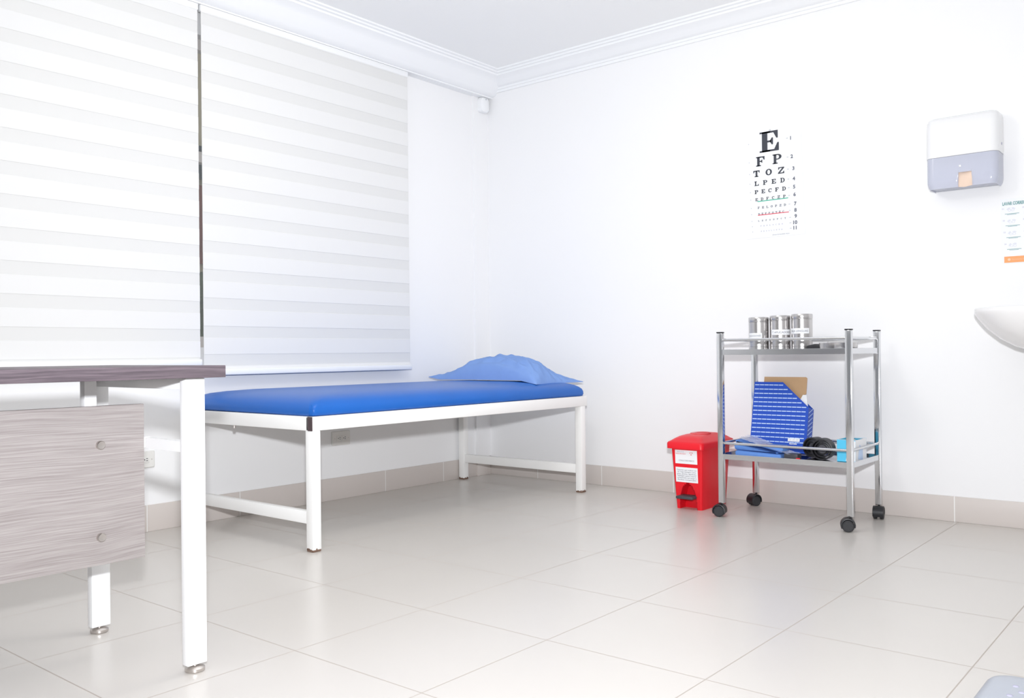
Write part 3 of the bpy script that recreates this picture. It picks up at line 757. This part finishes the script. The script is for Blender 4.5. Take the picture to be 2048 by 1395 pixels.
for k, (s, x0, x1, z0, z1, mi) in enumerate(rows):
    wd = widths[k+1]*1.05; n = len(s)
    for i, c in enumerate(s):
        bm = bmesh.new(); xx = x0+(x1-wd-x0)*(i/(n-1) if n > 1 else 0)
        for poly in glyph(c, (.09, .12, .15)[min(2, k)]): quad(bm, [(xx+wd*p[0], YC, z0+(z1-z0)*p[1]) for p in poly])
        obj('letter', bm, M['ink'] if k < 6 else M['ink2'] if k < 9 else M['lilac'], ch, smooth='flat')
for i, (x, z) in enumerate(((1.9337, 1.7531), (1.9385, 1.6645), (1.946, 1.6065), (1.9477, 1.5573), (1.9486, 1.518), (1.95, 1.4814), (1.9526, 1.4375), (1.9536, 1.4067), (1.9546, 1.3777), (1.9497, 1.348), (1.9503, 1.3226))):
    bm = bmesh.new(); text(bm, str(i+1), .0235, frame((x, YC, z-.0083), (1, 0, 0), (0, 0, 1)), 'CENTER', bold=.0009)
    obj('row_number', bm, M['ink2'], ch, smooth='flat')
for (s, x0, x1, z0, z1, mi), q in zip(rows, range(11)):
    z = (z0+z1)/2; xr = 1.925+.0013*q; bm = bmesh.new(); quad(bm, [(xr-.013, YC, z-.001), (xr-.004, YC, z-.001), (xr-.004, YC, z+.0025), (xr-.013, YC, z+.0025)])
    obj('size_mark', bm, M['inkg'], ch, smooth='flat')
    xl = 1.719+.0016*q; bm = bmesh.new(); quad(bm, [(xl, YC, z-.001), (xl+.004, YC, z-.001), (xl+.004, YC, z+.003), (xl, YC, z+.003)])
    obj('size_mark', bm, M['inkg'], ch, smooth='flat')
bm = bmesh.new(); text(bm, 'ESCALA DE AGUDEZA VISUAL', .006, frame((1.838, YC, 1.2960), (1, 0, 0), (0, 0, 1)), fit=.085)
obj('small_print', bm, M['ink2'], ch, smooth='flat')
obj('green_line', bx(1.7636, 1.9186, -.0034, -.0030, 1.4663, 1.4699), M['green'], ch)
obj('red_line', bx(1.7652, 1.9215, -.0034, -.0030, 1.3989, 1.4023), M['redink'], ch)

# ------------------------------------------------------------------ towel dispenser
td = empty('towel_dispenser', (2.70, 0, 1.42), 'white and translucent lilac paper towel dispenser on the back wall', 'dispenser')
def hull(z0, z1, zt0=None, inset=0):
    pass
zsp = 1.538
bm = bmesh.new(); rings = []
for z, f, ins in ((zsp, -.120, 0), (1.60, -.120, 0), (1.66, -.117, 0), (1.690, -.112, .001), (1.702, -.103, .005), (1.709, -.088, .012), (1.711, -.05, .018)):
    pts = []
    for p in rrect(2.564+ins, 2.838-ins, f, .06, .030, 8):
        pts.append((p[0], min(p[1], -.001), z))
    rings.append(pts)
loft(bm, rings); obj('cover', bm, M['disp'], td, smooth=50)
# translucent lower shell, open notch in the front, as a thin wall following the plan outline
def plan(ins=0, f=-.118):
    pts = [p for p in rrect(2.566+ins, 2.836-ins, f+ins, .06, .028, 10) if p[1] < .03]
    L = sorted([p for p in pts], key=lambda p: 0)
    # order: left side (y 0) -> front -> right side (y 0)
    left = [p for p in pts if p[0] < 2.70]; right = [p for p in pts if p[0] >= 2.70]
    left.sort(key=lambda p: (-p[1], p[0])); right.sort(key=lambda p: (p[1], p[0]))
    path = [(2.566+ins, -.001)]+left+right+[(2.836-ins, -.001)]
    out = []
    for a, b in zip(path, path[1:]):
        d = math.hypot(b[0]-a[0], b[1]-a[1]); n = max(1, int(d/.006))
        for i in range(n): out.append((lerp(a[0], b[0], i/n), lerp(a[1], b[1], i/n)))
    out.append(path[-1]); return out
PL = plan()
def shell(bm, z0f, z1, th=.0025):
    cols = []
    for x, y in PL:
        zb = z0f(x, y); cols.append((x, y, zb))
    nz_ = 10; vo = [[None]*(nz_+1) for _ in cols]; vi = [[None]*(nz_+1) for _ in cols]
    for i, (x, y, zb) in enumerate(cols):
        for k in range(nz_+1):
            t = k/nz_; z = lerp(zb, z1, t); tuck = .010*max(0, 1-(z-1.408)/.03)**2 if z < 1.438 else 0
            cxx, cyy = 2.701, -.03; vx, vy = x-cxx, y-cyy; L = math.hypot(vx, vy) or 1
            vo[i][k] = bm.verts.new((x-vx/L*tuck, min(-.001, y-vy/L*tuck), z)); vi[i][k] = bm.verts.new((x-vx/L*(tuck+th), min(-.001, y-vy/L*(tuck+th)), z))
    for i in range(len(cols)-1):
        for k in range(nz_):
            bm.faces.new((vo[i][k], vo[i+1][k], vo[i+1][k+1], vo[i][k+1])); bm.faces.new((vi[i][k], vi[i][k+1], vi[i+1][k+1], vi[i+1][k]))
        bm.faces.new((vo[i][0], vi[i][0], vi[i+1][0], vo[i+1][0])); bm.faces.new((vo[i][nz_], vo[i+1][nz_], vi[i+1][nz_], vi[i][nz_]))
def zf(x, y):
    if y < -.08 and 2.688 < x < 2.742: return 1.466
    return 1.408
bm = bmesh.new(); shell(bm, zf, zsp-.001); obj('lower_shell', bm, M['lilacp'], td, smooth=50)
obj('back_tray', bx(2.576, 2.826, -.098, -.002, 1.412, 1.418, bev=.002), M['lilacp'], td)
obj('inner_tray', bx(2.585, 2.815, -.095, -.01, 1.42, 1.512, bev=.008), mat('lilac_inner', (.80, .82, .90), .4), td)
bm = bmesh.new()
g_ = []
for i in range(13):
    s = i/12; row = []
    for j in range(7):
        t = j/6; x = lerp(2.688, 2.742, t)+.010*(1-s)*0
        z = lerp(1.470, 1.404+.010*abs(t-.45), s); y = -.106-.006*math.sin(s*3)+.004*math.sin(t*5+s*2)
        row.append((x, y, z))
    g_.append(row)
a = [[bm.verts.new(p) for p in r] for r in g_]; b = [[bm.verts.new((p[0], p[1]+.001, p[2])) for p in r] for r in g_]
for i in range(12):
    for j in range(6):
        bm.faces.new((a[i][j], a[i+1][j], a[i+1][j+1], a[i][j+1])); bm.faces.new((b[i][j], b[i][j+1], b[i+1][j+1], b[i+1][j]))
tag(obj('paper_towel', bm, M['towel'], smooth=60, base=(2.715, -.106, 1.43)), 'beige paper towel hanging from the slot of the wall dispenser', 'paper towel')
obj('lock', lathe(bmesh.new(), [(.0055, 0), (.0055, .0015), (.003, .002)], (2.8382, -.045, 1.575), 'x', 16), M['lilac'], td)
obj('badge', bx(2.694, 2.702, -.1200, -.1185, 1.488, 1.496, bev=.0005), M['disp'], td)

# ------------------------------------------------------------------ hand washing poster
po = empty('hand_washing_poster', (2.93, 0, 1.22), 'hand washing instruction poster with orange strip above the washbasin', 'poster')
obj('sheet', bx(2.8235, 3.040, -.0018, -.0003, 1.0875, 1.352), M['chart'], po)
bm = bmesh.new(); YP = -.0024
text(bm, 'LAVAR CORRECTAMENTE LAS MANOS', .0185, frame((2.8300, YP, 1.3265), (1, 0, 0), (0, 0, 1)), fit=.200, bold=.0007)
for cx0 in (2.829, 2.902, 2.972):
    for k in range(4):
        z = 1.3045-.0487*k; x = cx0+.0022*k
        if cx0 > 2.9: text(bm, '0%d' % (k+5 if cx0 < 2.95 else k+9), .008, frame((x, YP, z+.005), (1, 0, 0), (0, 0, 1)), mi=1)
        else: text(bm, '0%d' % (k+1), .008, frame((x, YP, z+.005), (1, 0, 0), (0, 0, 1)), mi=1)
        # line drawing of two hands: palm ring, fingers
        hx_, hz_ = x+.033, z
        for dx in (-.006, .006):
            for i in range(14):
                p, q = math.tau*i/14, math.tau*(i+1)/14; ro, ri = .0048, .0040
                quad(bm, [(hx_+dx+r_*math.cos(a_)*1.15, YP, hz_+r_*math.sin(a_)) for r_, a_ in ((ri, p), (ro, p), (ro, q), (ri, q))], 2)
            for f in range(4):
                a_ = math.radians(60+f*22+(25 if dx < 0 else -25)+k*9); c_, s_ = math.cos(a_), math.sin(a_)
                quad(bm, [(hx_+dx+c_*u_-s_*v_, YP, hz_+s_*u_+c_*v_) for u_, v_ in ((.006, -.0007), (.0115, -.0007), (.0115, .0007), (.006, .0007))], 2)
        quad(bm, [(x+.010, YP, z-.0150), (x+.062, YP, z-.0150), (x+.062, YP, z-.0132), (x+.010, YP, z-.0132)], 3)
        quad(bm, [(x+.018, YP, z-.0182), (x+.052, YP, z-.0182), (x+.052, YP, z-.0168), (x+.018, YP, z-.0168)], 3)
obj('printed_steps', bm, [M['teal'], M['lilac'], mat('pale_line_ink', (.62, .64, .74), .6), M['teal']], po, smooth='flat')
bm = bx(2.8345, 3.030, -.0023, -.0018, 1.0895, 1.1150)
text(bm, 'Secretaria de Salud', .009, frame((2.862, -.0027, 1.0995), (1, 0, 0), (0, 0, 1)), mi=1)
lathe(bm, [(.0055, 0), (.0055, .0003)], (2.8525, -.0027, 1.1020), 'y', 14, mi=1)
obj('orange_strip', bm, [M['orange'], mat('pale_orange_ink', (.95, .62, .42), .6)], po, smooth='flat')

# ------------------------------------------------------------------ washbasin
sk = empty('washbasin', (3.06, -.22, .73), 'white ceramic wall-hung washbasin at the right edge', 'washbasin')
bm = bmesh.new(); rings = []
def brim(a, b, z, n=64):
    r_ = []
    for i in range(n):
        t = math.tau*i/n; c, s = math.cos(t), math.sin(t)
        x = 3.055+a*math.copysign(abs(c)**.9, c); y = -.235+b*math.copysign(abs(s)**.8, s)
        r_.append((x, min(y, -.002), z))
    return r_
for a, b, z in ((.04, .05, .722), (.09, .10, .728), (.14, .145, .745), (.19, .185, .775), (.235, .215, .815), (.262, .232, .850), (.272, .238, .866), (.277, .241, .876), (.277, .241, .890), (.272, .237, .893),
                (.250, .215, .892), (.235, .200, .880), (.20, .17, .83), (.14, .12, .775), (.05, .05, .755)):
    rings.append(brim(a, b, z))
loft(bm, rings); obj('basin', bm, M['ceramic'], sk, smooth=60)
obj('drain_pipe', tube(bmesh.new(), [(3.055, -.235, .7225), (3.055, -.235, .56), (3.055, -.22, .53), (3.055, -.15, .52), (3.055, -.002, .52)], .016, 16), M['chrome'], sk)
bm = tube(bmesh.new(), [(3.055, -.05, .894), (3.055, -.05, .99), (3.055, -.07, 1.01), (3.055, -.15, 1.0), (3.055, -.16, .985)], .011, 14)
obj('tap', bm, M['chrome'], sk)

# ------------------------------------------------------------------ floor scale at the right edge
fs = empty('floor_scale', (3.32, -2.14, 0), 'pale grey floor scale platform with round studs at the bottom right', 'scale')
bm = bmesh.new(); rings = []
for ins, z in ((.012, .004), (.002, .006), (0, .014), (.002, .026), (.010, .034), (.022, .038), (.05, .0395)):
    rings.append([(p[0], p[1], z) for p in rrect(3.158+ins, 3.47-ins, -2.33+ins, -1.955-ins, .045, 8)])
loft(bm, rings); obj('platform', bm, M['scale'], fs, smooth=60)
bm = bmesh.new()
for i in range(7):
    for j in range(9):
        x = 3.222+.033*i+(.016 if j % 2 else 0); y = -2.045-.031*j
        if x > 3.42: continue
        lathe(bm, [(.0065, 0), (.006, .0012), (.003, .002), (.0005, .0022)], (x, y, .0393), 'z', 12)
obj('studs', bm, M['lilac'], fs, smooth=60)
obj('rubber_feet', bx(3.20, 3.43, -2.29, -2.0, 0, .005, bev=.001), M['blackrub'], fs)
